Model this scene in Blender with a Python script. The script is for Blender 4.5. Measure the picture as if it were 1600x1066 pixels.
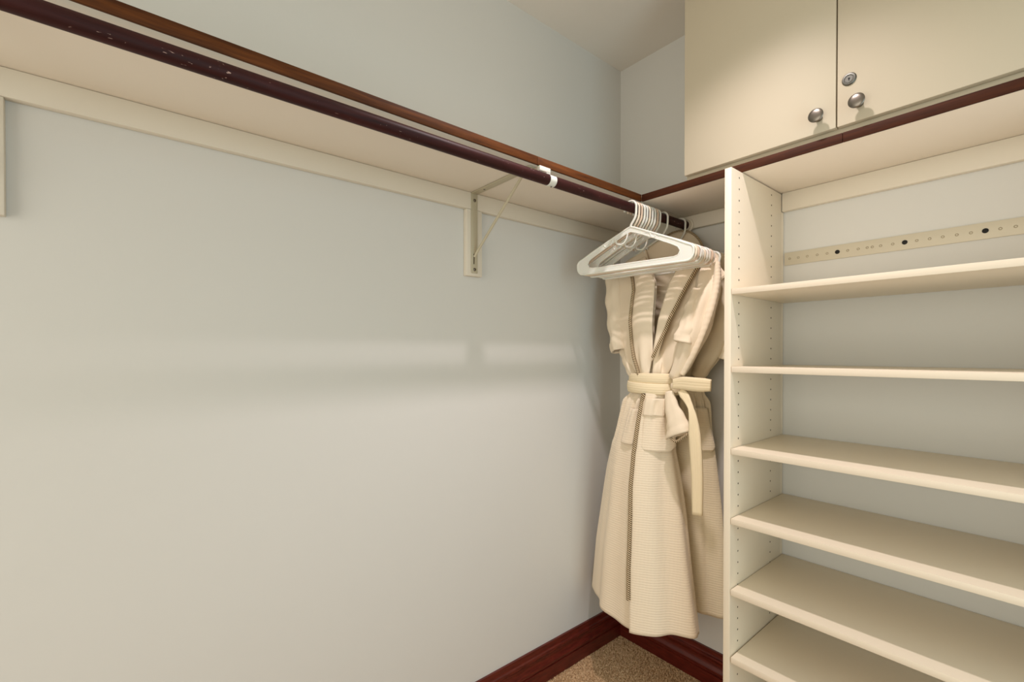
import bpy, bmesh, math, random
import numpy as np
from mathutils import Vector, Matrix

random.seed(4)
rng = np.random.default_rng(4)
for o in list(bpy.data.objects):
    bpy.data.objects.remove(o)
SC = bpy.context.scene
COL = SC.collection
PI = math.pi

# ------------------------------------------------------------------ camera
FPX, YAW, PIT = 722.5, 50.337, -0.4547
CAM = np.array([1.25, -1.6484, 1.2244])
cd = bpy.data.cameras.new('camera')
cam = bpy.data.objects.new('camera', cd)
COL.objects.link(cam)
cd.sensor_width = 36.0
cd.lens = FPX * 36.0 / 1600.0
cd.shift_y = 25.07 / 1600.0
cd.clip_start = 0.02
cam.location = CAM
cam.rotation_euler = (math.radians(90 + PIT), 0, math.radians(YAW))
SC.camera = cam

# ------------------------------------------------------------------ world, lights, exposure
wd = bpy.data.worlds.new('world')
SC.world = wd
wd.use_nodes = True
wd.node_tree.nodes['Background'].inputs[0].default_value = (0.86, 0.93, 1.0, 1)
wd.node_tree.nodes['Background'].inputs[1].default_value = 0.15


def area(name, loc, rot, size, size_y, power, col, shape='RECTANGLE'):
    ld = bpy.data.lights.new(name, 'AREA')
    ld.shape = shape
    ld.size = size
    ld.size_y = size_y
    ld.energy = power
    ld.color = col
    o = bpy.data.objects.new(name, ld)
    COL.objects.link(o)
    o.location = loc
    o.rotation_euler = rot
    return o


LAMP = (0.74, -0.74, 2.415)
ld = bpy.data.lights.new('ceiling_lamp_light', 'SPOT')
ld.energy = 58.0
ld.color = (1.0, 0.885, 0.90)
ld.spot_size = math.radians(108)
ld.spot_blend = 1.0
ld.shadow_soft_size = 0.028
lamp = bpy.data.objects.new('ceiling_lamp_light', ld)
COL.objects.link(lamp)
lamp.location = LAMP
# daylight from the doorway in the right hand wall; then a warm fill added behind the camera to soften contrast
area('doorway_daylight', (2.14, -1.10, 1.06), (math.radians(90), 0, math.radians(90)), 0.86, 2.0, 12.0, (0.74, 0.955, 1.0))
area('fill_light', (1.0, -3.19, 1.10), (math.radians(90), 0, 0), 1.8, 2.0, 26.0, (1.0, 0.94, 0.80))

vs = SC.view_settings
vs.view_transform = 'Standard'
vs.look = 'None'
vs.gamma = 1.0
vs.use_curve_mapping = False
vs.exposure = 0.0


# ------------------------------------------------------------------ materials
def srgb(r, g, b):
    def f(c):
        c /= 255.0
        return c / 12.92 if c <= 0.04045 else ((c + 0.055) / 1.055) ** 2.4
    return (f(r), f(g), f(b), 1.0)


def mat(name, col, rough=0.5, metal=0.0, spec=0.5):
    m = bpy.data.materials.new(name)
    m.use_nodes = True
    b = m.node_tree.nodes['Principled BSDF']
    b.inputs['Base Color'].default_value = col
    b.inputs['Roughness'].default_value = rough
    b.inputs['Metallic'].default_value = metal
    b.inputs['Specular IOR Level'].default_value = spec
    return m


def N(m, t, **kw):
    n = m.node_tree.nodes.new(t)
    for k, v in kw.items():
        if k.startswith('i_'):
            n.inputs[k[2:].replace('_', ' ')].default_value = v
        else:
            setattr(n, k, v)
    return n


def L(m, a, ao, b, bi):
    m.node_tree.links.new(a.outputs[ao], b.inputs[bi])


def coords(m, scale=(1, 1, 1), kind='Object'):
    tc = N(m, 'ShaderNodeTexCoord')
    mp = N(m, 'ShaderNodeMapping')
    mp.inputs['Scale'].default_value = scale
    L(m, tc, kind, mp, 'Vector')
    return mp


def bsdf(m):
    return m.node_tree.nodes['Principled BSDF']


def ramp(m, stops):
    r = N(m, 'ShaderNodeValToRGB')
    e = r.color_ramp.elements
    while len(e) < len(stops):
        e.new(0.5)
    for i, (p, c) in enumerate(stops):
        e[i].position = p
        e[i].color = c
    return r


def noise_bump(m, scale, strength, dist=0.002, vec=None, detail=6.0):
    n = N(m, 'ShaderNodeTexNoise', i_Scale=scale, i_Detail=detail)
    if vec is None:
        vec = coords(m)
    L(m, vec, 'Vector', n, 'Vector')
    b = N(m, 'ShaderNodeBump', i_Strength=strength, i_Distance=dist)
    L(m, n, 'Fac', b, 'Height')
    L(m, b, 'Normal', bsdf(m), 'Normal')
    return n, b


def plaster(name, col):
    m = mat(name, col, 0.6, 0, 0.35)
    v = coords(m)
    n1 = N(m, 'ShaderNodeTexNoise', i_Scale=3.2, i_Detail=3.0, i_Distortion=0.8)
    n2 = N(m, 'ShaderNodeTexNoise', i_Scale=60.0, i_Detail=4.0, i_Distortion=1.2)
    n3 = N(m, 'ShaderNodeTexNoise', i_Scale=2.0, i_Detail=2.0)
    for n in (n1, n2, n3):
        L(m, v, 'Vector', n, 'Vector')
    r = ramp(m, [(0.50, (0, 0, 0, 1)), (0.68, (1, 1, 1, 1))])
    L(m, n3, 'Fac', r, 'Fac')
    mu = N(m, 'ShaderNodeMath', operation='MULTIPLY')
    L(m, n2, 'Fac', mu, 0)
    L(m, r, 'Color', mu, 1)
    ad = N(m, 'ShaderNodeMath', operation='MULTIPLY_ADD')
    L(m, mu, 0, ad, 0)
    ad.inputs[1].default_value = 0.22
    L(m, n1, 'Fac', ad, 2)
    b = N(m, 'ShaderNodeBump', i_Strength=0.25, i_Distance=0.006)
    L(m, ad, 0, b, 'Height')
    L(m, b, 'Normal', bsdf(m), 'Normal')
    return m


def melamine(name, col, rough=0.35):
    m = mat(name, col, rough, 0, 0.4)
    noise_bump(m, 220, 0.05, 0.0004)
    return m


def wood(name, dark, lightc, scale, rough, flecks=None, coat=0.0):
    m = mat(name, dark, rough, 0, 0.5)
    v = coords(m, scale)
    n = N(m, 'ShaderNodeTexNoise', i_Scale=1.0, i_Detail=7.0, i_Roughness=0.62, i_Distortion=0.3)
    L(m, v, 'Vector', n, 'Vector')
    r = ramp(m, [(0.32, dark), (0.72, lightc)])
    L(m, n, 'Fac', r, 'Fac')
    out = r
    if flecks:
        v2 = coords(m, flecks)
        f = N(m, 'ShaderNodeTexNoise', i_Scale=1.0, i_Detail=2.0, i_Distortion=1.5)
        L(m, v2, 'Vector', f, 'Vector')
        r2 = ramp(m, [(0.715, (0, 0, 0, 1)), (0.75, (1, 1, 1, 1))])
        L(m, f, 'Fac', r2, 'Fac')
        mx = N(m, 'ShaderNodeMixRGB')
        L(m, r2, 'Color', mx, 'Fac')
        L(m, r, 'Color', mx, 1)
        mx.inputs[2].default_value = srgb(190, 160, 150)
        out = mx
    L(m, out, 'Color', bsdf(m), 'Base Color')
    b = N(m, 'ShaderNodeBump', i_Strength=0.12, i_Distance=0.0006)
    L(m, n, 'Fac', b, 'Height')
    L(m, b, 'Normal', bsdf(m), 'Normal')
    bsdf(m).inputs['Coat Weight'].default_value = coat
    return m


def metal(name, col, rough):
    m = mat(name, col, rough, 1.0)
    v = coords(m, (40, 40, 900))
    noise_bump(m, 1.0, 0.06, 0.0003, v)
    return m


def terry(name, col, rib=0.0080):
    """cream cotton: waffle weave on the skirt, smoother velour towards the shoulders"""
    m = mat(name, col, 0.95, 0, 0.1)
    bsdf(m).inputs['Sheen Weight'].default_value = 0.2
    v = coords(m)
    ws = []
    for d_, sc, ds in (('Z', 1.0, 1.2), ('X', 0.8, 1.5)):
        w = N(m, 'ShaderNodeTexWave', wave_type='BANDS', bands_direction=d_, i_Scale=2 * PI / (20 * rib) * sc, i_Distortion=ds, i_Detail=1.0)
        w.inputs['Detail Scale'].default_value = 0.6
        L(m, v, 'Vector', w, 'Vector')
        ws.append(w)
    n = N(m, 'ShaderNodeTexNoise', i_Scale=110.0, i_Detail=4.0)
    L(m, v, 'Vector', n, 'Vector')
    a1 = N(m, 'ShaderNodeMath', operation='MULTIPLY_ADD')
    L(m, ws[1], 'Fac', a1, 0)
    a1.inputs[1].default_value = 0.35
    L(m, ws[0], 'Fac', a1, 2)
    # the weave flattens above the waist
    sp = N(m, 'ShaderNodeSeparateXYZ')
    L(m, v, 'Vector', sp, 'Vector')
    mr = N(m, 'ShaderNodeMapRange')
    L(m, sp, 'Z', mr, 'Value')
    for k, q in zip(('From Min', 'From Max', 'To Min', 'To Max'), (1.02, 1.14, 1.0, 0.12)):
        mr.inputs[k].default_value = q
    a2 = N(m, 'ShaderNodeMath', operation='MULTIPLY')
    L(m, a1, 0, a2, 0)
    L(m, mr, 'Result', a2, 1)
    a3 = N(m, 'ShaderNodeMath', operation='MULTIPLY_ADD')
    L(m, n, 'Fac', a3, 0)
    a3.inputs[1].default_value = 0.9
    L(m, a2, 0, a3, 2)
    b = N(m, 'ShaderNodeBump', i_Strength=0.19, i_Distance=0.0020)
    L(m, a3, 0, b, 'Height')
    L(m, b, 'Normal', bsdf(m), 'Normal')
    r = ramp(m, [(0.0, tuple(c * 0.955 for c in col[:3]) + (1,)), (0.7, col)])
    L(m, a2, 0, r, 'Fac')
    mx = N(m, 'ShaderNodeMixRGB')
    L(m, mr, 'Result', mx, 'Fac')
    mx.inputs[1].default_value = col
    L(m, r, 'Color', mx, 2)
    L(m, mx, 'Color', bsdf(m), 'Base Color')
    return m


def rope_mat(name):
    m = mat(name, srgb(70, 50, 35), 0.8, 0, 0.2)
    tc = N(m, 'ShaderNodeTexCoord')
    sp = N(m, 'ShaderNodeSeparateXYZ')
    L(m, tc, 'UV', sp, 'Vector')
    ma = N(m, 'ShaderNodeMath', operation='MULTIPLY_ADD')
    L(m, sp, 'X', ma, 0)
    ma.inputs[1].default_value = 150.0     # turns per metre
    m3 = N(m, 'ShaderNodeMath', operation='MULTIPLY')
    L(m, sp, 'Y', m3, 0)
    m3.inputs[1].default_value = 3.0
    L(m, m3, 0, ma, 2)
    fr = N(m, 'ShaderNodeMath', operation='FRACT')
    L(m, ma, 0, fr, 0)
    r = ramp(m, [(0.46, srgb(72, 50, 33)), (0.58, srgb(222, 200, 162))])
    L(m, fr, 0, r, 'Fac')
    L(m, r, 'Color', bsdf(m), 'Base Color')
    return m


M = {}
M['wall'] = plaster('painted_plaster', srgb(220, 219, 214))
M['wall_shell'] = plaster('painted_plaster_plain', srgb(224, 219, 212))
M['ceiling'] = plaster('ceiling_paint', srgb(230, 224, 214))
M['painted_wood'] = mat('painted_wood', srgb(226, 218, 202), 0.45, 0, 0.4)
noise_bump(M['painted_wood'], 45, 0.12, 0.001)
M['almond'] = melamine('almond_melamine', srgb(218, 209, 190), 0.5)
M['shelf'] = melamine('shelf_melamine', srgb(240, 227, 205), 0.4)
M['door'] = melamine('door_melamine', srgb(202, 191, 168), 0.5)
M['edge'] = melamine('edge_banding', srgb(236, 222, 200), 0.45)
M['soffit'] = melamine('shelf_board_melamine', srgb(238, 229, 215), 0.5)
M['trim'] = wood('trim_wood', srgb(62, 31, 10), srgb(112, 62, 22), (14, 7, 120), 0.6)
M['trim_dark'] = wood('trim_wood_dark', srgb(52, 23, 9), srgb(80, 39, 15), (7, 14, 120), 0.65)
M['rod'] = wood('rod_wood', srgb(40, 16, 17), srgb(68, 29, 27), (80, 6, 80), 0.48, (170, 42, 170))
for k_ in ('trim', 'trim_dark', 'rod'):
    bsdf(M[k_]).inputs['Specular IOR Level'].default_value = 0.2
M['mahogany'] = wood('mahogany', srgb(74, 22, 17), srgb(112, 40, 29), (25, 25, 160), 0.3)
M['carpet'] = mat('carpet_backing', srgb(176, 140, 104), 1.0, 0, 0.05)
noise_bump(M['carpet'], 260, 0.5, 0.004)


def pile_mat():
    m = mat('carpet_fibre', srgb(186, 152, 114), 1.0, 0, 0.05)
    v = coords(m)
    n = N(m, 'ShaderNodeTexNoise', i_Scale=190.0, i_Detail=2.0)
    L(m, v, 'Vector', n, 'Vector')
    r = ramp(m, [(0.36, srgb(186, 150, 112)), (0.5, srgb(222, 188, 148)), (0.66, srgb(246, 218, 180))])
    L(m, n, 'Fac', r, 'Fac')
    L(m, r, 'Color', bsdf(m), 'Base Color')
    return m


M['pile'] = pile_mat()
M['nickel'] = metal('brushed_nickel', srgb(132, 125, 116), 0.3)
M['lockmetal'] = metal('lock_metal', srgb(112, 112, 106), 0.4)
M['black'] = mat('black_hole', srgb(14, 12, 10), 0.7)
M['hole'] = mat('pin_hole', srgb(58, 42, 26), 0.9, 0, 0.1)
M['bracket'] = mat('bracket_paint', srgb(192, 184, 160), 0.42, 0.15, 0.5)
noise_bump(M['bracket'], 60, 0.15, 0.0008)
M['screw'] = metal('screw_metal', srgb(120, 112, 100), 0.35)
M['rail'] = mat('rail_paint', srgb(212, 204, 184), 0.45, 0.1, 0.5)
M['dimple'] = mat('rail_dimple', srgb(170, 158, 134), 0.6)
M['white_plastic'] = mat('white_plastic', srgb(238, 233, 222), 0.3, 0, 0.5)
bsdf(M['white_plastic']).inputs['Subsurface Weight'].default_value = 0.15
M['cream_plastic'] = mat('cream_plastic', srgb(236, 222, 200), 0.32, 0, 0.5)
M['pink_plastic'] = mat('beige_plastic', srgb(226, 202, 178), 0.32, 0, 0.5)
M['robe'] = terry('robe_cotton', srgb(239, 223, 198))
M['robe_smooth'] = mat('robe_lining', srgb(238, 222, 197), 0.9, 0, 0.15)
noise_bump(M['robe_smooth'], 300, 0.18, 0.0008)
M['robe_back'] = terry('robe_cotton_rear', srgb(234, 220, 192))
M['belt'] = mat('belt_cotton', srgb(242, 225, 190), 0.9, 0, 0.15)


def belt_stitch(m):
    tc = N(m, 'ShaderNodeTexCoord')
    sp = N(m, 'ShaderNodeSeparateXYZ')
    L(m, tc, 'UV', sp, 'Vector')
    mu = N(m, 'ShaderNodeMath', operation='MULTIPLY')
    L(m, sp, 'Y', mu, 0)
    mu.inputs[1].default_value = PI * 5
    si = N(m, 'ShaderNodeMath', operation='SINE')
    L(m, mu, 0, si, 0)
    ab = N(m, 'ShaderNodeMath', operation='ABSOLUTE')
    L(m, si, 0, ab, 0)
    b = N(m, 'ShaderNodeBump', i_Strength=0.3, i_Distance=0.0015)
    L(m, ab, 0, b, 'Height')
    L(m, b, 'Normal', bsdf(m), 'Normal')


belt_stitch(M['belt'])
M['rope'] = rope_mat('twisted_piping')
M['lamp_glass'] = mat('lamp_glass', (1, 1, 1, 1), 0.5)
M['lamp_trim'] = mat('lamp_trim', srgb(235, 232, 225), 0.4)


# ------------------------------------------------------------------ helpers
def tag(o, label=None, cat=None, group=None, kind=None):
    if label:
        o['label'] = label
    if cat:
        o['category'] = cat
    if group:
        o['group'] = group
    if kind:
        o['kind'] = kind
    return o


def empty(name, loc=(0, 0, 0), rz=0.0):
    o = bpy.data.objects.new(name, None)
    o.empty_display_size = 0.05
    COL.objects.link(o)
    o.location = loc
    o.rotation_euler = (0, 0, rz)
    return o


class MB:
    """collects shapes, links them as one mesh object"""

    def __init__(s):
        s.bm = bmesh.new()
        s.uv = None

    def box(s, lo, hi, bev=0.0, seg=2):
        lo, hi = Vector(lo), Vector(hi)
        r = bmesh.ops.create_cube(s.bm, size=1.0)
        vs_ = r['verts']
        c = (lo + hi) / 2
        d = hi - lo
        for v in vs_:
            v.co = Vector((v.co.x * d.x, v.co.y * d.y, v.co.z * d.z)) + c
        if bev:
            es = list({e for v in vs_ for e in v.link_edges})
            bmesh.ops.bevel(s.bm, geom=es, offset=bev, segments=seg, affect='EDGES', profile=0.5)
        return s

    def lathe(s, prof, base, axis, seg=24):
        """profile [(radius, height)...] turned about axis from base"""
        axis = Vector(axis).normalized()
        a = axis.orthogonal().normalized()
        b = axis.cross(a)
        base = Vector(base)
        rings = []
        for r, h in prof:
            if r < 1e-6:
                rings.append([s.bm.verts.new(base + axis * h)])
            else:
                rings.append([s.bm.verts.new(base + axis * h + (a * math.cos(t) + b * math.sin(t)) * r)
                              for t in [2 * PI * i / seg for i in range(seg)]])
        for A, B in zip(rings, rings[1:]):
            for i in range(seg):
                j = (i + 1) % seg
                q = [A[i % len(A)], A[j % len(A)], B[j % len(B)], B[i % len(B)]]
                q2 = []
                for v in q:
                    if v not in q2:
                        q2.append(v)
                if len(q2) >= 3:
                    try:
                        s.bm.faces.new(q2)
                    except ValueError:
                        pass
        return s

    def tube(s, pts, rad, seg=8, closed=False, uv=False, flat=1.0, flat_dir=None, caps=True):
        pts = [Vector(p) for p in pts]
        n = len(pts)
        rads = rad if hasattr(rad, '__len__') else [rad] * n
        tang = []
        for i in range(n):
            if closed:
                t = pts[(i + 1) % n] - pts[i - 1]
            else:
                t = pts[min(i + 1, n - 1)] - pts[max(i - 1, 0)]
            tang.append(t.normalized())
        nrm = Vector(flat_dir) if flat_dir else tang[0].orthogonal()
        rings = []
        ln = 0.0
        lens = []
        for i in range(n):
            if i:
                ln += (pts[i] - pts[i - 1]).length
            lens.append(ln)
            nrm = (nrm - tang[i] * nrm.dot(tang[i]))
            if nrm.length < 1e-6:
                nrm = tang[i].orthogonal()
            nrm.normalize()
            bn = tang[i].cross(nrm)
            rings.append([s.bm.verts.new(pts[i] + nrm * (math.cos(a) * rads[i]) + bn * (math.sin(a) * rads[i] * flat))
                          for a in [2 * PI * k / seg for k in range(seg)]])
        lay = None
        if uv:
            lay = s.bm.loops.layers.uv.verify()
        rng_ = range(n) if closed else range(n - 1)
        for i in rng_:
            A, B = rings[i], rings[(i + 1) % n]
            for k in range(seg):
                f = s.bm.faces.new([A[k], A[(k + 1) % seg], B[(k + 1) % seg], B[k]])
                f.smooth = True
                if lay:
                    i2 = i + 1
                    l2 = lens[i2] if i2 < n else ln
                    for lp, uvv in zip(f.loops, [(lens[i], k / seg), (lens[i], (k + 1) / seg), (l2, (k + 1) / seg), (l2, k / seg)]):
                        lp[lay].uv = uvv
        if caps and not closed:
            s.bm.faces.new(list(reversed(rings[0])))
            s.bm.faces.new(rings[-1])
        return s

    def prism(s, poly, fn, t0, t1):
        """extrude a closed 2-D polygon along a third axis, fn(a,b,t)->point"""
        A = [s.bm.verts.new(fn(a, b, t0)) for a, b in poly]
        B = [s.bm.verts.new(fn(a, b, t1)) for a, b in poly]
        n = len(poly)
        for i in range(n):
            s.bm.faces.new([A[i], A[(i + 1) % n], B[(i + 1) % n], B[i]])
        s.bm.faces.new(list(reversed(A)))
        s.bm.faces.new(B)
        return s

    def grid(s, P, uv=False):
        """P[i][j] points"""
        V = [[s.bm.verts.new(p) for p in row] for row in P]
        lay = s.bm.loops.layers.uv.verify() if uv else None
        ni, nj = len(V), len(V[0])
        for i in range(ni - 1):
            for j in range(nj - 1):
                f = s.bm.faces.new([V[i][j], V[i][j + 1], V[i + 1][j + 1], V[i + 1][j]])
                f.smooth = True
                if lay:
                    for lp, (a, b) in zip(f.loops, [(i, j), (i, j + 1), (i + 1, j + 1), (i + 1, j)]):
                        lp[lay].uv = (a / (ni - 1), b / (nj - 1))
        return s

    def build(s, name, m, parent=None, smooth=None, label=None, solid=0.0, fix=True, kind=None, offset=1.0):
        if fix:
            bmesh.ops.recalc_face_normals(s.bm, faces=s.bm.faces)
        me = bpy.data.meshes.new(name)
        s.bm.to_mesh(me)
        s.bm.free()
        me.materials.append(m)
        o = bpy.data.objects.new(name, me)
        COL.objects.link(o)
        if smooth is not None:
            me.shade_smooth()
            me.set_sharp_from_angle(angle=math.radians(smooth))
        if solid:
            md = o.modifiers.new('thickness', 'SOLIDIFY')
            md.thickness = solid
            md.offset = offset
        if parent:
            o.parent = parent
        if label:
            o['label'] = label
        if kind:
            o['kind'] = kind
        return o


def box(name, m, lo, hi, bev=0.0, parent=None, label=None, kind=None):
    return MB().box(lo, hi, bev).build(name, m, parent, label=label, kind=kind, smooth=35 if bev else None)


def copy_tree(o, parent=None):
    c = o.copy()
    COL.objects.link(c)
    c.parent = parent
    for ch in list(o.children):
        copy_tree(ch, c)
    return c


_y, _p = math.radians(YAW), math.radians(PIT)
_fw = np.array([-math.sin(_y), math.cos(_y), 0.0])
_rt = np.array([math.cos(_y), math.sin(_y), 0.0])
_up = np.array([0, 0, 1.0])
_fw, _up = _fw * math.cos(_p) + _up * math.sin(_p), _up * math.cos(_p) - _fw * math.sin(_p)


def at(u, v, y):
    """measure: the point of the plane Y = y seen at a pixel of the photograph"""
    d = _fw + _rt * (u - 800) / FPX - _up * (v - 558.07) / FPX
    return CAM + d * ((y - CAM[1]) / d[1])


def smooth_path(pts, n):
    """Catmull-Rom through points"""
    P = [np.array(p, float) for p in pts]
    P = [2 * P[0] - P[1]] + P + [2 * P[-1] - P[-2]]
    out = []
    m_ = len(P) - 3
    for q in range(n):
        t = q / (n - 1) * m_
        i = min(int(t), m_ - 1)
        t -= i
        a, b, c, d = P[i:i + 4]
        out.append(0.5 * (2 * b + (c - a) * t + (2 * a - 5 * b + 4 * c - d) * t * t + (3 * b - a - 3 * c + d) * t ** 3))
    return out


# ------------------------------------------------------------------ the room
H = 2.446
XR, YF = 2.15, -3.2
box('floor', M['carpet'], (-0.1, YF - 0.1, -0.1), (XR + 0.1, 0.1, 0.0), kind='structure')
box('ceiling', M['ceiling'], (-0.1, YF - 0.1, H), (XR + 0.1, 0.1, H + 0.1), kind='structure')
box('wall_left', M['wall'], (-0.1, YF - 0.1, 0), (0, 0.1, H), kind='structure')
box('wall_back', M['wall'], (0, 0, 0), (XR, 0.1, H), kind='structure')
wf = MB()
wf.box((0, YF - 0.1, 0), (0.1, YF, H))
wf.box((1.9, YF - 0.1, 0), (XR, YF, H))
wf.box((0.1, YF - 0.1, 2.1), (1.9, YF, H))  # unseen opening below, added to hold the fill light
wf.build('wall_front', M['wall_shell'], kind='structure')
wr = MB()
wr.box((XR, YF - 0.1, 0), (XR + 0.1, -1.56, H))
wr.box((XR, -0.64, 0), (XR + 0.1, 0.1, H))
wr.box((XR, -1.56, 2.08), (XR + 0.1, -0.64, H))
wr.build('wall_right', M['wall_shell'], kind='structure')

# carpet tufts where the floor is in view
def carpet_pile():
    n = 34000
    x = rng.uniform(0.0, 0.66, n)
    y = rng.uniform(-0.62, 0.0, n)
    h = rng.uniform(0.003, 0.0075, n)
    a = rng.uniform(0, 2 * PI, n)
    r = rng.uniform(0.0017, 0.0030, n)
    lean = rng.normal(0, 0.003, (n, 2))
    V = np.zeros((n, 4, 3))
    for k in range(3):
        V[:, k, 0] = x + r * np.cos(a + k * 2.094)
        V[:, k, 1] = y + r * np.sin(a + k * 2.094)
        V[:, k, 2] = 0.0
    V[:, 3, 0] = x + lean[:, 0]
    V[:, 3, 1] = y + lean[:, 1]
    V[:, 3, 2] = h
    V[:, :, 0] = np.clip(V[:, :, 0], 0.001, None)
    V[:, :, 1] = np.clip(V[:, :, 1], None, -0.001)
    base = np.arange(n)[:, None] * 4
    F = np.concatenate([base + [0, 1, 3], base + [1, 2, 3], base + [2, 0, 3]], 0)
    me = bpy.data.meshes.new('carpet_pile')
    me.from_pydata(V.reshape(-1, 3).tolist(), [], F.tolist())
    me.materials.append(M['pile'])
    o = bpy.data.objects.new('carpet_pile', me)
    COL.objects.link(o)
    o.parent = bpy.data.objects['floor']
    tag(o, 'beige cut pile carpet', kind='stuff')


carpet_pile()

# baseboards: stepped mahogany moulding, mitred in the corner
PROF = [(0, 0.004), (0.017, 0.004), (0.017, 0.052), (0.0135, 0.0535), (0.0135, 0.058), (0.0185, 0.062), (0.0195, 0.066), (0.0185, 0.072),
        (0.0130, 0.080), (0.0108, 0.090), (0.0112, 0.098), (0.0155, 0.104), (0.0160, 0.109), (0.0150, 0.113), (0.0100, 0.116),
        (0.0080, 0.122), (0.0090, 0.130), (0.0080, 0.1366), (0, 0.1366)]
b = MB()
A = [b.bm.verts.new((d, YF, z)) for d, z in PROF]
B = [b.bm.verts.new((d, -d, z)) for d, z in PROF]
for i in range(len(PROF)):
    j = (i + 1) % len(PROF)
    b.bm.faces.new([A[i], A[j], B[j], B[i]])
b.bm.faces.new(A)
b.bm.faces.new(B)
b.build('baseboard_left', M['mahogany'], kind='structure', smooth=28)
b = MB()
A = [b.bm.verts.new((d, -d, z)) for d, z in PROF]
B = [b.bm.verts.new((XR, -d, z)) for d, z in PROF]
for i in range(len(PROF)):
    j = (i + 1) % len(PROF)
    b.bm.faces.new([A[i], A[j], B[j], B[i]])
b.bm.faces.new(A)
b.bm.faces.new(B)
b.build('baseboard_back', M['mahogany'], kind='structure', smooth=28)

# ------------------------------------------------------------------ wall shelves with wooden nosing
ZS, ZT = 1.7423, 1.7650
SX, SY = 0.3165, -0.3007
YN = -2.75
sh = tag(empty('wall_shelf', (0, -1.4, ZS)), 'long cream shelf with brown wood front edge along the left wall', 'shelf')


def child(o, p):
    o.parent = p
    o.matrix_parent_inverse = p.matrix_world.inverted() if False else Matrix.Translation(-p.location) if p.rotation_euler.z == 0 else p.matrix_basis.inverted()
    return o


child(box('shelf_board', M['soffit'], (0.0005, YN, ZS), (SX - 0.006, -0.0005, ZT - 0.001), 0.0008), sh)
child(box('trim_strip', M['trim'], (SX - 0.006, YN, ZS - 0.0005), (SX, -0.784, ZT), 0.0008), sh)
child(box('trim_strip', M['trim'], (SX - 0.006, -0.7832, ZS - 0.0005), (SX, SY - 0.0, ZT), 0.0008), sh)
sh2 = tag(empty('wall_shelf', (0.9, 0, ZS)), 'cream shelf with dark wood front edge under the locked cupboard on the back wall', 'shelf')
child(box('shelf_board', M['soffit'], (SX - 0.0055, SY + 0.006, ZS), (1.9, -0.0005, ZT - 0.001), 0.0008), sh2)
child(box('trim_strip', M['trim_dark'], (SX, SY, ZS - 0.0005), (0.8915, SY + 0.006, ZT), 0.0008), sh2)
child(box('trim_strip', M['trim_dark'], (0.8922, SY, ZS - 0.0005), (1.9, SY + 0.006, ZT), 0.0008), sh2)

# ledger boards that carry the shelves
tag(box('ledger_board', M['painted_wood'], (0.0005, YN, 1.6885), (0.0195, -0.0005, 1.7418), 0.0015), 'long painted ledger board on the left wall beneath the clothes shelf', 'batten')
tag(box('ledger_board', M['painted_wood'], (0.0200, -0.0195, 1.6925), (0.6325, -0.0005, 1.7418), 0.0015), 'short shadowed ledger board on the back wall behind the hanging robes', 'batten')
tag(box('ledger_board', M['painted_wood'], (0.6525, -0.0195, 1.6830), (1.9, -0.0005, 1.7418), 0.0015), 'painted ledger board on the back wall at the top of the shelving tower', 'batten')

# ------------------------------------------------------------------ shelf brackets
def bracket(y0, label):
    """origin on the wall, arm along +x under the shelf"""
    r = tag(empty('shelf_bracket', (0, y0, 1.48)), label, 'bracket')
    dz = -1.48
    MB().box((0.0005, -0.0285, 1.4745 + dz), (0.0185, 0.0325, 1.6880 + dz), 0.0015).build('backing_block', M['painted_wood'], r, smooth=35, label='painted wooden block behind the bracket')
    p = MB()
    p.box((0.0196, -0.0125, 1.4835 + dz), (0.0222, 0.0120, 1.7412 + dz), 0.0008)
    p.build('wall_plate', M['bracket'], r, smooth=35)
    # folded stiffening rib pressed into the plate where the brace hooks in
    MB().tube([(0.0226, -0.003, 1.512 + dz), (0.0236, -0.003, 1.53 + dz), (0.0226, -0.003, 1.545 + dz)], 0.0013, 6).build('slot', M['hole'], r)
    MB().box((0.0196, -0.0125, 1.7386 + dz), (0.3005, 0.0120, 1.7414 + dz), 0.0008).build('top_arm', M['bracket'], r, smooth=35)
    MB().tube([Vector((0.024, -0.002, 1.535 + dz)), Vector((0.030, 0.0, 1.5450 + dz)), Vector((0.262, 0.0, 1.732 + dz)), Vector((0.285, 0.0, 1.7385 + dz))], 0.0042, 8, flat=0.7).build('brace', M['bracket'], r, smooth=60)
    for (x, z, ax) in ((0.0222, 1.7175, (1, 0, 0)), (0.0222, 1.4950, (1, 0, 0))):
        MB().lathe([(0.0055, 0), (0.0050, 0.0014), (0.003, 0.0024), (0, 0.0027)], (x, 0.0, z + dz), ax, 14).build('screw', M['screw'], r, smooth=40)
    MB().lathe([(0.0035, 0), (0.0030, 0.0010), (0, 0.0013)], (0.075, 0, 1.7386 + dz), (0, 0, -1), 12).build('screw', M['screw'], r, smooth=40)
    MB().lathe([(0.0035, 0), (0.0030, 0.0010), (0, 0.0013)], (0.287, 0, 1.7386 + dz), (0, 0, -1), 12).build('screw', M['screw'], r, smooth=40)
    return r


YB = -0.787
br1 = bracket(YB, 'cream metal shelf bracket with diagonal brace on the left wall near the hangers')
br2 = bracket(-1.8525, 'white painted bracket block at the far left photo edge under the shelf')

# ------------------------------------------------------------------ closet rod
RX, RZ, RR = 0.3225, 1.7060, 0.0151


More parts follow.
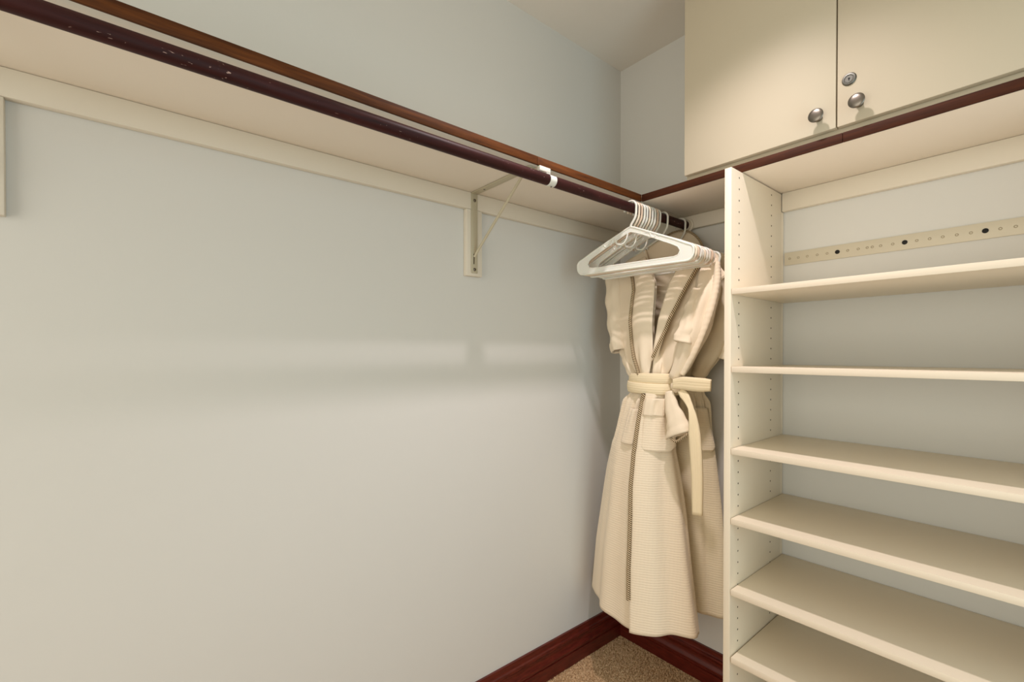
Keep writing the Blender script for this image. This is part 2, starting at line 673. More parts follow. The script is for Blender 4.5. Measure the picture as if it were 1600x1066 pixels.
def rod_thing():
    r = tag(empty('closet_rod', (RX, -1.4, RZ)), 'dark mahogany wooden clothes rod with scuffs beneath the left shelf', 'rod')
    b = MB()
    b.tube([(0, YN + 1.4, 0), (0, 1.4 - 0.022, 0)], RR, 28)
    b.build('rod', M['rod'], r, smooth=40)
    b = MB()
    b.lathe([(0.0160, 0.0), (0.0270, 0.0), (0.0280, 0.002), (0.0280, 0.004), (0.0225, 0.005), (0.0205, 0.014), (0.0165, 0.014), (0.0160, 0.0)], (0, 1.4 - 0.0200, 0), (0, -1, 0), 28)
    b.build('end_socket', M['painted_wood'], r, smooth=40, label='painted socket on the ledger board')
    return r


rod_thing()


# the clip that holds the rod to the bracket
def rod_clip(y0):
    r = tag(empty('rod_clip', (RX, y0, RZ)), 'white curved strap clip cradling the dark rod at the bracket', 'clip')
    P = []
    for i in range(25):
        t = math.radians(-205 + 245 * i / 24)
        P.append([Vector((math.cos(t) * (RR + 0.0006), w, math.sin(t) * (RR + 0.0006))) for w in (-0.012, -0.0105, 0.0105, 0.012)])
    MB().grid(P).build('strap', M['white_plastic'], r, smooth=60, solid=-0.0022)
    MB().box((-0.014, -0.037, 0.0225), (-0.003, 0.004, 0.0354), 0.001).box((-0.012, -0.010, 0.011), (-0.004, 0.004, 0.0226)).build('lug', M['white_plastic'], r, smooth=35)
    MB().lathe([(0.003, 0), (0.0026, 0.001), (0, 0.0013)], (0.0035, 0, -RR - 0.0025), (0.2, 0, -1), 10).build('screw', M['screw'], r, smooth=40)
    return r


rod_clip(-0.7405)

# ------------------------------------------------------------------ shelving tower
PL, PR, PF, PT, PB = 0.6330, 0.6519, -0.3665, 0.0155, -0.0030
XE = 1.5200           # inner face of the far side panel, outside the picture
tw = tag(empty('shelving_tower', (1.08, -0.18, 0)), 'tall cream shelving tower with six open shelves against the back wall', 'shelving')
pf = MB()
pf.box((PL, PF, 0.002), (PR, -0.0205, 1.7390), 0.001)
pf.box((PL, -0.0206, 0.002), (PR, -0.0190, 1.6830), 0.0)
pf.box((PL, -0.0195, 0.14), (PR, PB, 1.6815), 0.0)
panel = child(pf.build('side_panel', M['shelf'], smooth=35), tw)
hb = MB()
z = 1.7195
while z > 0.03:
    hb.lathe([(0.0025, 0.0), (0.0025, 0.00025), (0, 0.00025)], (PR, -0.3195, z), (1, 0, 0), 8)
    hb.lathe([(0.0025, 0.0), (0.0025, 0.00025), (0, 0.00025)], (PR, -0.0985, z), (1, 0, 0), 8)
    z -= 0.032
o = hb.build('pin_holes', M['hole'], None)
o['kind'] = 'stuff'
o.parent = panel
box_r = MB().box((XE, PF, 0.002), (XE + PT, -0.0205, 1.7418), 0.001).box((XE, -0.0206, 0.14), (XE + PT, PB, 1.6815))
child(box_r.build('side_panel', M['shelf'], smooth=35), tw)
SHZ = [1.4028, 1.1874, 0.9604, 0.7666, 0.5685, 0.3807, 0.19]
for i, z in enumerate(SHZ):
    g = 0.0016 if i != 5 else 0.003
    s_ = MB().box((PR + g, PF + 0.0012, z - PT), (XE - 0.0015, -0.0045, z), 0.0004).build('shelf', M['shelf'], smooth=35)
    child(s_, tw)
    e_ = MB().box((PR + g, PF - 0.0002, z - PT), (XE - 0.0015, PF + 0.0012, z), 0.0004).build('edge_band', M['edge'], smooth=35)
    e_.parent = s_
# steel rail on the wall, behind the shelves
rl = tag(empty('hanging_rail', (0.97, 0, 1.53)), 'grey perforated metal hanging rail screwed to the wall behind the top shelf', 'rail')
child(MB().box((PR + 0.0035, -0.0035, 1.5097), (1.515, -0.0005, 1.5508), 0.0008).build('rail_strip', M['rail'], smooth=35), rl)
dim = MB()
for px in (1234, 1247.5, 1261.5, 1277, 1292.5, 1324.5, 1341, 1355, 1363, 1376, 1395, 1432.5, 1452.5, 1473, 1495, 1517, 1563, 1587):
    x = at(px, 380, -0.003)[0]
    dim.lathe([(0.0038, 0.0), (0.0034, 0.0006), (0.0022, 0.0006), (0.0018, -0.0002), (0, -0.0002)], (x, -0.0035, 1.5300), (0, -1, 0), 12)
o = dim.build('dimples', M['dimple'], None)
o['kind'] = 'stuff'
child(o, rl)
for px in (1308.5, 1413.7, 1539.5):
    x = at(px, 380, -0.003)[0]
    child(MB().lathe([(0.0062, 0.0), (0.0060, 0.0012), (0.0042, 0.002), (0, 0.0021)], (x, -0.0035, 1.5300), (0, -1, 0), 16).build('screw', M['black'], smooth=40, label='black screw head'), rl)

# ------------------------------------------------------------------ overhead cupboard
cb = tag(empty('overhead_cupboard', (0.88, -0.15, ZT)), 'cream two door cupboard with round knobs mounted above the shelving tower', 'cupboard')
CX0, CX1 = 0.4730, 1.2960
DF, DB = -0.3035, -0.2860
cs = MB()
cs.box((CX0, -0.2845, ZT + 0.0005), (CX1, -0.001, ZT + 0.018), 0.0006)
cs.box((CX0, -0.2845, ZT + 0.0185), (CX0 + 0.016, -0.001, 2.43), 0.0006)
cs.box((CX1 - 0.016, -0.2845, ZT + 0.0185), (CX1, -0.001, 2.43), 0.0006)
cs.box((CX0, -0.2845, 2.414), (CX1, -0.001, 2.4305), 0.0006)
cs.box((CX0 + 0.4, -0.2840, ZT + 0.018), (CX0 + 0.418, -0.001, 2.42), 0.0006)
child(cs.build('carcass', M['door'], smooth=35), cb)
MBdoor = lambda x0, x1: MB().box((x0, DF, 1.7812), (x1, DB, 2.426), 0.0012)
d1 = child(MBdoor(CX0 + 0.0018, 0.8782).build('door', M['door'], smooth=35, label='left door with one knob'), cb)
d2 = child(MBdoor(0.8812, CX1 - 0.002).build('door', M['door'], smooth=35, label='right door with knob and lock'), cb)
KNOB = [(0.0085, 0), (0.0085, 0.002), (0.0062, 0.006), (0.0060, 0.012), (0.0085, 0.0170), (0.0150, 0.0208), (0.0168, 0.0226),
        (0.0169, 0.0240), (0.0158, 0.0252), (0.0100, 0.0267), (0.0050, 0.0273), (0, 0.0275)]
for (x, z, d) in ((0.8420, 1.8180, d1), (0.9258, 1.8200, d2)):
    MB().lathe(KNOB, (x, DF, z), (0, -1, 0), 36).build('knob', M['nickel'], d, smooth=35)
lk = MB().lathe([(0.0150, 0), (0.0150, 0.001), (0.0130, 0.0035), (0.0098, 0.0038), (0.0092, 0.0024), (0.0085, 0.0024), (0.0080, 0.0032), (0, 0.0032)], (0.9057, DF, 1.8875), (0, -1, 0), 32).build('lock', M['lockmetal'], d2, smooth=30)
# keyhole lies on the lock face
kh = MB().lathe([(0.0021, 0), (0.0019, 0.0004), (0, 0.0004)], (0.9060, DF - 0.0032, 1.8882), (0, -1, 0), 12)
kh.box((0.9050, DF - 0.0036, 1.8835), (0.9068, DF - 0.0032, 1.8885))
child(kh.build('keyhole', M['black'], None), cb)

# ------------------------------------------------------------------ ceiling lamp (above the frame)
cl = tag(empty('ceiling_light', (LAMP[0], LAMP[1], H)), 'small round ceiling light above the corner, over the photo top', 'light')
MB().lathe([(0.036, 0.001), (0.075, 0.001), (0.078, 0.006), (0.070, 0.016), (0.040, 0.019), (0.036, 0.012), (0.036, 0.001)], (0, 0, 0), (0, 0, -1), 32).build('trim_ring', M['lamp_trim'], cl, smooth=35)
MB().lathe([(0.0365, 0.002), (0.0365, 0.006), (0, 0.006)], (0, 0, 0), (0, 0, -1), 32).build('diffuser', M['lamp_glass'], cl, smooth=35)


# ------------------------------------------------------------------ clothes hangers
def hook_path():
    P = [(0, -0.064), (0.0035, -0.055), (0.013, -0.042), (0.0190, -0.028)]
    R_ = RR + 0.0054
    for d in range(-8, 200, 14):
        P.append((R_ * math.cos(math.radians(d)), R_ * math.sin(math.radians(d))))
    P.append((-0.0208, -0.012))
    return [Vector((x, 0, z)) for x, z in P]


def hanger_outline(w, zs_, zt, zb, n=7, rt=0.018):
    """right half then left half, closed: neck, shoulders, rounded tips, bar"""
    pts = [(0.0, -0.064), (0.012, -0.068)]
    pts += [(w * 0.35, -0.064 + (zs_ + 0.064) * 0.36), (w * 0.7, -0.064 + (zs_ + 0.064) * 0.74), (w - rt, zs_)]
    c = (w - rt * 1.0, zs_ - rt)
    for k in range(1, n):
        t = PI / 2 - (PI * 0.98) * k / (n - 1)
        pts.append((c[0] + rt * math.cos(t) * 1.0, c[1] + (rt * math.sin(t)) * (c[1] - zb if math.sin(t) < 0 else rt) / rt))
    right = pts
    left = [(-x, z) for x, z in reversed(right[1:])]
    return right + left


def densify(poly, step=0.012):
    out = []
    n = len(poly)
    for i in range(n):
        a, b_ = Vector(poly[i]), Vector(poly[(i + 1) % n])
        k = max(1, int((b_ - a).length / step))
        out += [tuple(a.lerp(b_, q / k)) for q in range(k)]
    return out


def tubular_hanger(mat_):
    r = empty('clothes_hanger')
    MB().tube(smooth_path(hook_path(), 40), 0.0036, 8).build('hook', mat_, r, smooth=60)
    poly = hanger_outline(0.208, -0.152, -0.17, -0.197)
    b = MB()
    b.tube([(x, 0, z) for x, z in densify(poly)], 0.0039, 8, closed=True)
    # strap notches
    for s in (-1, 1):
        b.tube(smooth_path([(s * 0.060, 0, -0.099), (s * 0.072, 0, -0.094), (s * 0.076, 0, -0.103), (s * 0.074, 0, -0.112)], 10), 0.0026, 6)
    b.build('frame', mat_, r, smooth=60)
    return r


def broad_hanger(mat_):
    r = empty('clothes_hanger')
    MB().tube(smooth_path(hook_path(), 40), 0.0040, 8).build('hook', mat_, r, smooth=60)
    outer = densify(hanger_outline(0.208, -0.150, -0.17, -0.200), 0.010)
    half = [(0, -0.080), (0.020, -0.086), (0.080, -0.113), (0.140, -0.142), (0.158, -0.152), (0.166, -0.165), (0.161, -0.178), (0.146, -0.183), (0, -0.183)]
    loop = half + [(-x, z) for x, z in reversed(half[1:-1])]

    def resample(poly, k):
        P = np.array(poly + [poly[0]], float)
        dl = np.r_[0, np.cumsum(np.linalg.norm(np.diff(P, axis=0), axis=1))]
        t = np.linspace(0, dl[-1], k + 1)[:-1]
        return [(float(np.interp(q, dl, P[:, 0])), float(np.interp(q, dl, P[:, 1]))) for q in t]

    outer = resample(outer, 96)
    inner = resample(loop, 96)
    b = MB()
    n = len(outer)
    for ys in (-1, 1):
        O = [b.bm.verts.new((x, ys * 0.0011, z)) for x, z in outer]
        I = [b.bm.verts.new((x, ys * 0.0011, z)) for x, z in inner]
        for i in range(n):
            b.bm.faces.new([O[i], O[(i + 1) % n], I[(i + 1) % n], I[i]])
    b.build('web', mat_, r)
    c = MB()
    c.tube([(x, 0, z) for x, z in outer], 0.0034, 8, closed=True)
    c.tube([(x, 0, z) for x, z in inner], 0.0022, 6, closed=True)
    c.build('rim', mat_, r, smooth=60)
    d = MB()
    d.tube(smooth_path([(0.052, 0, -0.090), (0.068, 0, -0.096), (0.072, 0, -0.108), (0.084, 0, -0.112), (0.086, 0, -0.102), (0.100, 0, -0.110)], 20), 0.0030, 6)
    d.build('strap_notch', mat_, r, smooth=60)
    d = MB()
    d.tube(smooth_path([(-0.100, 0, -0.110), (-0.092, 0, -0.118), (-0.084, 0, -0.108), (-0.074, 0, -0.112), (-0.066, 0, -0.096)], 20), 0.0030, 6)
    d.build('strap_notch', mat_, r, smooth=60)
    e = MB()
    e.tube(smooth_path([(-0.058, 0, -0.094), (-0.050, 0, -0.112), (-0.030, 0, -0.116), (-0.016, 0, -0.104), (-0.010, 0, -0.084)], 16), 0.0032, 6)
    e.build('loop', mat_, r, smooth=60)
    return r


G = 'plastic hangers bunched on the rod'
first = broad_hanger(M['white_plastic'])
tag(first, 'frontmost white plastic hanger with broad flat arms on the rod', 'hanger', G)
first.location = (RX, -0.371, RZ)
first.rotation_euler = (0, 0, 0.15)
tubes = [tubular_hanger(M['cream_plastic']), tubular_hanger(M['white_plastic']), tubular_hanger(M['pink_plastic'])]
ORD = ['second', 'third', 'fourth', 'fifth', 'sixth', 'seventh', 'eighth', 'ninth', 'tenth']
kinds = [0, 2, 'b', 1, 0, 1, 'b', 2, 1]
names = {0: 'cream tubular', 1: 'white tubular', 2: 'beige tubular', 'b': 'white broad-armed'}
ys = [-0.3545, -0.339, -0.3235, -0.308, -0.2925, -0.277, -0.2615, -0.246, -0.2305]
used = set()
for k, yh, o_ in zip(kinds, ys, ORD):
    src = first if k == 'b' else tubes[k]
    if k != 'b' and k not in used:
        h = src
        used.add(k)
    else:
        h = copy_tree(src)
    tag(h, '%s plastic hanger, %s from the front of the bunch on the rod' % (names[k], o_), 'hanger', G)
    h.location = (RX, yh, RZ - 0.0012)
    h.rotation_euler = (0, random.uniform(-0.012, 0.012), 0.135 - 0.011 * ys.index(yh) + random.uniform(-0.012, 0.012))
YR1, YR2 = -0.183, -0.066
h = copy_tree(tubes[1])
tag(h, 'white plastic hanger inside the front belted bathrobe', 'hanger', G)
h.location = (RX, YR1, RZ - 0.0012)
h.rotation_euler = (0, 0, 0.0)
h = copy_tree(tubes[1])
tag(h, 'white plastic hanger nearest the back wall, holding the rear bathrobe', 'hanger', G)
h.location = (RX, YR2, RZ - 0.0012)
h.rotation_euler = (0, 0, 0.0)


# ------------------------------------------------------------------ bathrobes
def smoothstep(a, b_, x):
    t = np.clip((x - a) / (b_ - a), 0, 1)
    return t * t * (3 - 2 * t)


class Robe:
    def __init__(s, rows, start, end, seed):
        """rows: z, ax, ay, rx, ry_front, ry_back, shoulder slope; start/end: (z, degrees) of the cloth's two front edges"""
        s.rows = np.array(sorted(rows))
        s.st = np.array(sorted(start))
        s.en = np.array(sorted(end))
        s.rnd = random.Random(seed)
        s.groove = None
        s.ph = [s.rnd.uniform(0, 6.28) for _ in range(6)]

    def sec(s, z):
        return [float(np.interp(z, s.rows[:, 0], s.rows[:, i])) for i in range(1, 7)]

    def edge(s, z):
        return float(np.interp(z, s.st[:, 0], s.st[:, 1])), float(np.interp(z, s.en[:, 0], s.en[:, 1]))

    def fold(s, z, t):
        zw = 1.115
        d = abs(z - zw)
        tr = math.radians(t)
        p = s.ph
        gather = 0.27 * math.exp(-(d / 0.12) ** 2) * (0.06 + 0.94 * smoothstep(0.030, 0.065, d))
        f = gather * (0.6 * math.cos(13 * tr + p[0]) + 0.4 * math.cos(21 * tr + p[1]))
        if z < zw:
            a = 0.11 * smoothstep(0.03, 0.45, d)
            f += a * (0.55 * math.cos(4 * tr + p[2] + 0.6 * d) + 0.35 * math.cos(7 * tr + p[3] - d) + 0.2 * math.cos(11 * tr + p[4]))
        else:
            a = 0.13 * smoothstep(0.03, 0.2, d) * (1 - smoothstep(0.30, 0.42, d))
            f += a * (0.6 * math.cos(6 * tr + p[5] + 2 * d) + 0.4 * math.cos(9 * tr + p[2] - 3 * d))
        if z > 1.16 and s.groove is not None:
            tg = float(np.interp(z, s.groove[:, 0], s.groove[:, 1])) + 13
            k = smoothstep(1.16, 1.24, z) * (1 - smoothstep(1.52, 1.6, z))
            f -= 0.55 * k * math.exp(-((t - tg) / 7.0) ** 2)
            f += 0.16 * k * math.exp(-((t - tg - 22) / 9.0) ** 2) - 0.13 * k * math.exp(-((t - tg - 38) / 6.0) ** 2)
        return f

    def point(s, z, t, off=0.0, flat=0.0):
        ax, ay, rx, ryf, ryb, sl = s.sec(z)
        tr = math.radians(t)
        f = 1 + s.fold(z, t) * (1 - flat)
        c, sn = math.cos(tr), math.sin(tr)
        ry = ryf if sn < 0 else ryb
        x = ax + (rx * f + off) * c
        y = ay + (ry * f + off) * sn
        return Vector((x, y, z - sl * abs(x - ax)))

    def sheet(s, z0, z1, nz, nt, over, name, m, parent):
        P = []
        for i in range(nz):
            u = i / (nz - 1)
            z = z0 + (z1 - z0) * u
            a, b_ = s.edge(z)
            row = []
            for j in range(nt):
                t = a + (b_ - a) * j / (nt - 1)
                dlt = t - a
                off = over * (1 - smoothstep(15, 60, dlt)) * (1 - smoothstep(1.08, 1.16, z)) - 0.010 * smoothstep(-30, 0, t - b_)
                # slightly wavy hem
                zz = z
                if z < z0 + 0.05:
                    zz = z + 0.006 * math.sin(math.radians(t) * 3 + s.ph[0])
                row.append(s.point(zz, t, off))
            P.append(row)
        return MB().grid(P).build(name, m, parent, solid=0.004, offset=-1, fix=False)

    def strip(s, za, zb_, ta, tb, off, n, k, name, m, parent, bulge=0.006, flat=0.4, solid=0.003):
        """band lying on the cloth; ta, tb: lists of (z, degrees)"""
        ta, tb = np.array(sorted(ta)), np.array(sorted(tb))
        P = []
        for i in range(n):
            z = za + (zb_ - za) * i / (n - 1)
            a = float(np.interp(z, ta[:, 0], ta[:, 1]))
            b_ = float(np.interp(z, tb[:, 0], tb[:, 1]))
            P.append([s.point(z, a + (b_ - a) * q / (k - 1), off + bulge * math.sin(PI * (0.12 + 0.8 * q / (k - 1))), flat) for q in range(k)])
        return MB().grid(P).build(name, m, parent, solid=solid, offset=0, fix=False)

    def cord(s, za, zb_, tt, off, n, name, parent, rad=0.0056, flat=0.4):
        tt = np.array(sorted(tt))
        pts = []
        for i in range(n):
            z = za + (zb_ - za) * i / (n - 1)
            pts.append(s.point(z, float(np.interp(z, tt[:, 0], tt[:, 1])), off, flat))
        b = MB()
        b.tube(pts, rad, 8, uv=True)
        return b.build(name, M['rope'], parent, smooth=60, label='twisted brown and cream piping')

    def band(s, zc, hw, t0, t1, off, tilt, name, parent, m):
        P = []
        n = 64
        for i in range(n):
            t = t0 + (t1 - t0) * i / (n - 1)
            row = []
            for q in range(7):
                v = (q / 6 - 0.5) * 2
                z = zc + hw * v + tilt * math.cos(math.radians(t + 60))
                ax, ay, rx, ryf, ryb, sl = s.sec(zc)
                sn = math.sin(math.radians(t))
                ry = ryf if sn < 0 else ryb
                o2 = off + 0.003 * (1 - v * v)
                row.append(Vector((ax + (rx + o2) * math.cos(math.radians(t)), ay + (ry + o2) * sn, z)))
            P.append(row)
        return MB().grid(P, uv=True).build(name, m, parent, solid=0.004, offset=0, fix=False)


def ribbon(pts, widths, wdir, name, m, parent, n=40, thick=0.006):
    """flat strap along a path; wdir: width direction(s)"""
    C = smooth_path(pts, n)
    W = smooth_path(wdir, n)
    wd_ = np.interp(np.linspace(0, 1, n), np.linspace(0, 1, len(widths)), widths)
    P = []
    for c, w, d in zip(C, wd_, W):
        d = np.array(d) / np.linalg.norm(d)
        P.append([Vector(c + d * w * (q / 4 - 0.5)) for q in range(5)])
    return MB().grid(P, uv=True).build(name, m, parent, solid=thick, offset=0, fix=False)


def sleeve(pts, ra, rb, name, m, parent, seed, cuff=True, n=34, seg=28, wr=0.10):
    """soft open tube; ra: half widths across, rb: half depths"""
    C = smooth_path(pts, n)
    q = np.linspace(0, 1, n)
    A_ = np.interp(q, np.linspace(0, 1, len(ra)), ra)
    B_ = np.interp(q, np.linspace(0, 1, len(rb)), rb)
    r = random.Random(seed)
    p = [r.uniform(0, 6.28) for _ in range(4)]
    P = []
    for i in range(n):
        t = Vector(C[min(i + 1, n - 1)] - C[max(i - 1, 0)]).normalized()
        side = Vector((1, 0, 0)) - t * t.x
        side.normalize()
        bn = t.cross(side)
        row = []
        for k in range(seg + 1):
            a = 2 * PI * k / seg
            f = 1 + wr * math.cos(4 * a + p[0] + 5 * q[i]) * 0.6 + wr * math.cos(7 * a + p[1] - 3 * q[i]) * 0.5 + wr * 0.7 * math.sin((22 if n < 60 else 140) * q[i] + p[2] + 2 * math.cos(a))
            if cuff and i > n - 6:
                f *= 1.07
            row.append(Vector(C[i]) + side * (A_[i] * f * math.cos(a)) + bn * (B_[i] * f * math.sin(a)))
        P.append(row)
    return MB().grid(P).build(name, m, parent, solid=0.004, offset=-1, fix=False)


# front robe
F_ROWS = [(0.300, .2671, -.215, .2080, .130, .066, 0), (0.5025, .2620, -.215, .1840, .115, .064, 0), (0.6762, .2650, -.215, .1600, .100, .060, 0),
          (0.7954, .2641, -.215, .1430, .090, .058, 0), (0.8872, .2640, -.215, .1250, .080, .056, 0), (0.9843, .2800, -.215, .1060, .066, .052, 0),
          (1.0578, .2950, -.215, .0930, .055, .048, 0), (1.1121, .3140, -.215, .0800, .044, .042, 0), (1.1524, .3180, -.215, .0850, .048, .042, 0),
          (1.2074, .3140, -.210, .1080, .055, .045, 0), (1.3396, .3170, -.202, .1550, .056, .045, 0.0), (1.4718, .3170, -.187, .1980, .030, .036, 0.12),
          (1.5500, .3200, -.184, .2130, .021, .026, 0.30), (1.6100, .3220, -.183, .2080, .015, .016, 0.42), (1.6420, .3220, -.183, .2000, .009, .009, 0.45)]
F_START = [(0.30, -77.5), (0.57, -77.5), (0.77, -78.5), (0.90, -76), (1.03, -80), (1.11, -82), (1.20, -77), (1.30, -76), (1.47, -74), (1.56, -66), (1.642, -62)]
F_END = [(0.30, 312), (0.77, 308), (1.03, 300), (1.11, 290), (1.20, 283), (1.30, 277), (1.47, 269), (1.56, 258), (1.642, 248)]
rb = Robe(F_ROWS, F_START, F_END, 11)
rb.groove = np.array([(1.15, -79), (1.20, -77.5), (1.235, -72), (1.304, -62), (1.378, -57), (1.471, -53), (1.60, -46)])
fr = tag(empty('bathrobe', (0.30, -0.215, 0.30)), 'front cream ribbed bathrobe with its belt tied round the middle', 'bathrobe', 'hanging bathrobes')
body = child(rb.sheet(0.300, 1.642, 150, 220, 0.020, 'body', M['robe'], None), fr)
LP = [(1.10, -104), (1.162, -111), (1.253, -116), (1.345, -115), (1.462, -113), (1.60, -122)]
LV = [(1.10, -90), (1.15, -86), (1.21, -77), (1.30, -82), (1.475, -90), (1.60, -106)]
RV = [(1.15, -80), (1.23, -77), (1.34, -75.5), (1.47, -74), (1.60, -64)]
RP = [(1.15, -79), (1.20, -77.5), (1.235, -72), (1.304, -62), (1.378, -57), (1.471, -53), (1.60, -46)]
child(rb.strip(1.12, 1.60, LP, LV, 0.004, 60, 12, 'lapel', M['robe_smooth'], None), fr)
child(rb.strip(1.20, 1.60, RV, RP, 0.004, 60, 12, 'lapel', M['robe_smooth'], None), fr)
child(rb.cord(1.13, 1.60, LP, 0.0130, 90, 'piping', None), fr)
child(rb.cord(1.21, 1.60, RP, 0.0130, 90, 'piping', None), fr)
FE = [(0.304, -78), (0.57, -78), (0.77, -79), (0.90, -76.5), (1.03, -80.5), (1.09, -84)]
child(rb.cord(0.40, 1.085, FE, 0.0235, 110, 'piping', None, rad=0.0072, flat=0.0), fr)
# pocket on the right hand front, with its turned over welt
pk = child(rb.strip(0.893, 1.040, [(0.893, -63), (0.905, -70), (1.04, -74)], [(0.893, -24), (0.912, -10), (1.04, -16)], 0.0165, 24, 16, 'pocket', M['robe'], None, bulge=0.004, flat=0.25, solid=0.004), fr)
wl = rb.strip(1.012, 1.072, [(1.0, -74), (1.08, -77)], [(1.0, -36), (1.08, -40)], 0.0200, 12, 12, 'welt', M['robe_smooth'], None, bulge=0.004, flat=0.4, solid=0.004)
wl.parent = pk
wl.matrix_parent_inverse = Matrix.Identity(4)
pk2 = child(rb.strip(0.905, 1.03, [(0.905, -108), (1.03, -112)], [(0.905, -84), (1.03, -86)], 0.006, 20, 10, 'pocket', M['robe'], None, bulge=0.003, flat=0.2, solid=0.003), fr)
# sleeves
child(sleeve([at(957, 428, -.183), at(962, 470, -.193), at(966, 515, -.212), at(969, 549, -.226)], [.032, .040, .039, .033], [.014, .028, .034, .030], 'sleeve', M['robe'], None, 3), fr)
child(sleeve([at(978, 545, -.205), at(985, 570, -.225), at(996, 596, -.250)], [.026, .024, .016], [.022, .022, .016], 'sleeve', M['robe_smooth'], None, 9, cuff=False, n=20), fr)
child(sleeve([at(1106, 408, -.183), at(1107, 440, -.196), at(1097, 488, -.225), at(1076, 545, -.252), at(1054, 592, -.255)], [.030, .040, .042, .034, .020], [.012, .026, .036, .030, .016], 'sleeve', M['robe'], None, 5, cuff=False), fr)
child(sleeve([at(1090, 452, -.222), at(1083, 480, -.242), at(1075, 510, -.260), at(1067, 536, -.272)], [.018, .026, .030, .031], [.012, .018, .022, .025], 'sleeve', M['robe_smooth'], None, 6), fr)
cu = child(sleeve([at(1046, 612, -.268), at(1050, 635, -.276), at(1058, 660, -.283), at(1064, 679, -.287)], [.014, .024, .038, .050], [.010, .014, .018, .021], 'sleeve_cuff', M['robe_smooth'], None, 8, n=24, wr=0.06), fr)
b = MB()
b.tube(smooth_path([at(1048, 685, -.300), at(1056, 690, -.308), at(1068, 683, -.306), at(1081, 674, -.298)], 26), 0.0042, 8, uv=True)
child(b.build('piping', M['rope'], smooth=60, label='twisted brown and cream piping'), fr)
child(sleeve([at(1121, 410, -.200), at(1120, 442, -.212), at(1109, 490, -.240), at(1089, 543, -.262), at(1066, 586, -.268)], [.009, .012, .013, .011, .009], [.009, .012, .013, .011, .009], 'sleeve_seam', M['robe'], None, 31, cuff=False, n=90, seg=14, wr=0.06), fr)
# belt: wrapped twice, knotted on the right, one short and one long end
bl = child(rb.band(1.133, 0.0175, -250, 110, 0.015, 0.006, 'belt', None, M['belt']), fr)
b2 = rb.band(1.106, 0.0190, -252, 108, 0.019, -0.004, 'belt_wrap', None, M['belt'])
b2.parent = bl
KN = at(1058, 603, -0.262)
kb = MB()
r_ = bmesh.ops.create_icosphere(kb.bm, subdivisions=3, radius=1.0)
for v in r_['verts']:
    w = 1 + 0.12 * math.sin(5 * v.co.x + 3 * v.co.z) + 0.08 * math.cos(6 * v.co.y)
    v.co = Vector((v.co.x * 0.020 * w, v.co.y * 0.014 * w, v.co.z * 0.022 * w)) + Vector(KN)
kk = kb.build('belt_knot', M['robe_smooth'], smooth=180)
kk.parent = bl
e1 = ribbon([at(1052, 600, -.276), at(1066, 599, -.283), at(1088, 601, -.292), at(1110.5, 602.5, -.296)], [.032, .036, .042, .043, .043, .042, .036], [(0.05, 0, 1), (0, 0, 1), (0.05, 0, 1)], 'belt_end', M['belt'], None, thick=0.008)
e1.parent = bl
e2 = ribbon([at(1064, 610, -.278), at(1074, 626, -.290), at(1082, 648, -.297), at(1086, 690, -.300), at(1089, 745, -.300), at(1089.5, 805, -.298)],
            [.022, .030, .022, .018, .026, .036, .038, .036, .034, .031], [(0.8, 0.1, 0.6), (0.95, 0.1, 0.3), (0.9, 0.5, 0.0), (1, 0.1, 0), (1, 0.05, 0.05), (1, 0.05, 0.10)], 'belt_end', M['belt'], None, n=60, thick=0.007)
e2.parent = bl

# rear robe
R_ROWS = [(0.325, .3360, -.085, .1640, .055, .050, 0), (0.500, .3390, -.085, .1520, .052, .048, 0), (0.6589, .3421, -.085, .1390, .050, .046, 0),
          (0.8797, .3462, -.085, .1160, .048, .044, 0), (1.0243, .3540, -.085, .0860, .042, .040, 0), (1.1149, .3560, -.085, .0640, .034, .034, 0),
          (1.2069, .3520, -.082, .0960, .042, .040, 0), (1.3435, .3483, -.078, .1450, .045, .042, 0.0), (1.4808, .3416, -.072, .1850, .042, .040, 0.12),
          (1.5550, .3300, -.068, .2050, .034, .030, 0.30), (1.6100, .3240, -.066, .2050, .022, .020, 0.42), (1.6420, .3220, -.066, .1980, .011, .010, 0.45)]
R_START = [(0.30, -90), (1.11, -86), (1.20, -82), (1.30, -78), (1.47, -76), (1.642, -64)]
R_END = [(0.30, 305), (1.03, 296), (1.11, 288), (1.20, 280), (1.30, 276), (1.47, 269), (1.642, 250)]
rr = Robe(R_ROWS, R_START, R_END, 23)
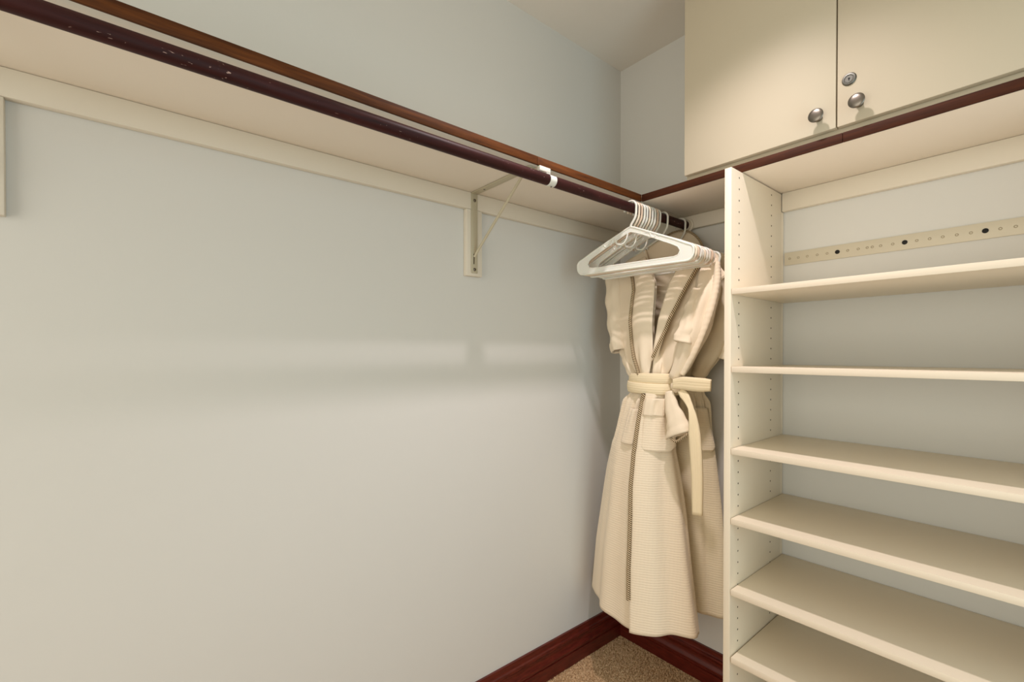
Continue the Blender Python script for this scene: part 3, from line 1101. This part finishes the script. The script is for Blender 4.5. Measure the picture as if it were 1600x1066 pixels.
re = tag(empty('bathrobe', (0.345, -0.085, 0.325)), 'rear cream bathrobe in shadow between the front robe and the shelving tower', 'bathrobe', 'hanging bathrobes')
child(rr.sheet(0.325, 1.642, 120, 160, 0.008, 'body', M['robe_back'], None), re)
child(rr.strip(0.885, 1.035, [(0.885, -48), (0.90, -56), (1.04, -60)], [(0.885, -18), (0.90, -6), (1.04, -10)], 0.010, 20, 12, 'pocket', M['robe_back'], None, bulge=0.003, flat=0.2), re)
child(rr.strip(1.13, 1.60, [(1.10, -104), (1.25, -115), (1.60, -122)], [(1.10, -90), (1.30, -82), (1.60, -106)], 0.004, 40, 8, 'lapel', M['robe_smooth'], None), re)
child(rr.strip(1.20, 1.60, [(1.15, -80), (1.34, -75), (1.60, -64)], [(1.15, -79), (1.30, -62), (1.60, -46)], 0.004, 40, 8, 'lapel', M['robe_smooth'], None), re)
child(rr.band(1.118, 0.020, -250, 110, 0.010, 0.004, 'belt', None, M['belt']), re)
child(sleeve([at(1130, 425, -.082), at(1132, 470, -.086), at(1120, 520, -.098), at(1103, 565, -.108), at(1088, 588, -.112)], [.036, .044, .046, .034, .020], [.030, .034, .034, .028, .018], 'sleeve', M['robe_back'], None, 14), re)
child(sleeve([at(1150, 440, -.072), at(1150, 500, -.076), at(1142, 540, -.080), at(1134, 562, -.084)], [.030, .036, .036, .034], [.026, .030, .030, .028], 'sleeve', M['robe_back'], None, 15), re)
# collar standing round the hanger hook, edged with piping
cp = [at(1028, 385, -.110), at(1040, 371, -.090), at(1056, 363, -.062), at(1072, 362, -.048), at(1085, 368, -.050), at(1095, 380, -.070), at(1100, 396, -.100)]
C_ = smooth_path(cp, 40)
P_ = [[Vector(c) + Vector((0, -0.004 * k, -0.0125 * k)) for k in range(6)] for c in C_]
child(MB().grid(P_).build('collar', M['robe_smooth'], solid=0.003, offset=0, fix=False), re)
b = MB()
b.tube([Vector(c) + Vector((0, 0, 0.002)) for c in C_], 0.0040, 8, uv=True)
child(b.build('piping', M['rope'], smooth=60, label='twisted brown and cream piping'), re)
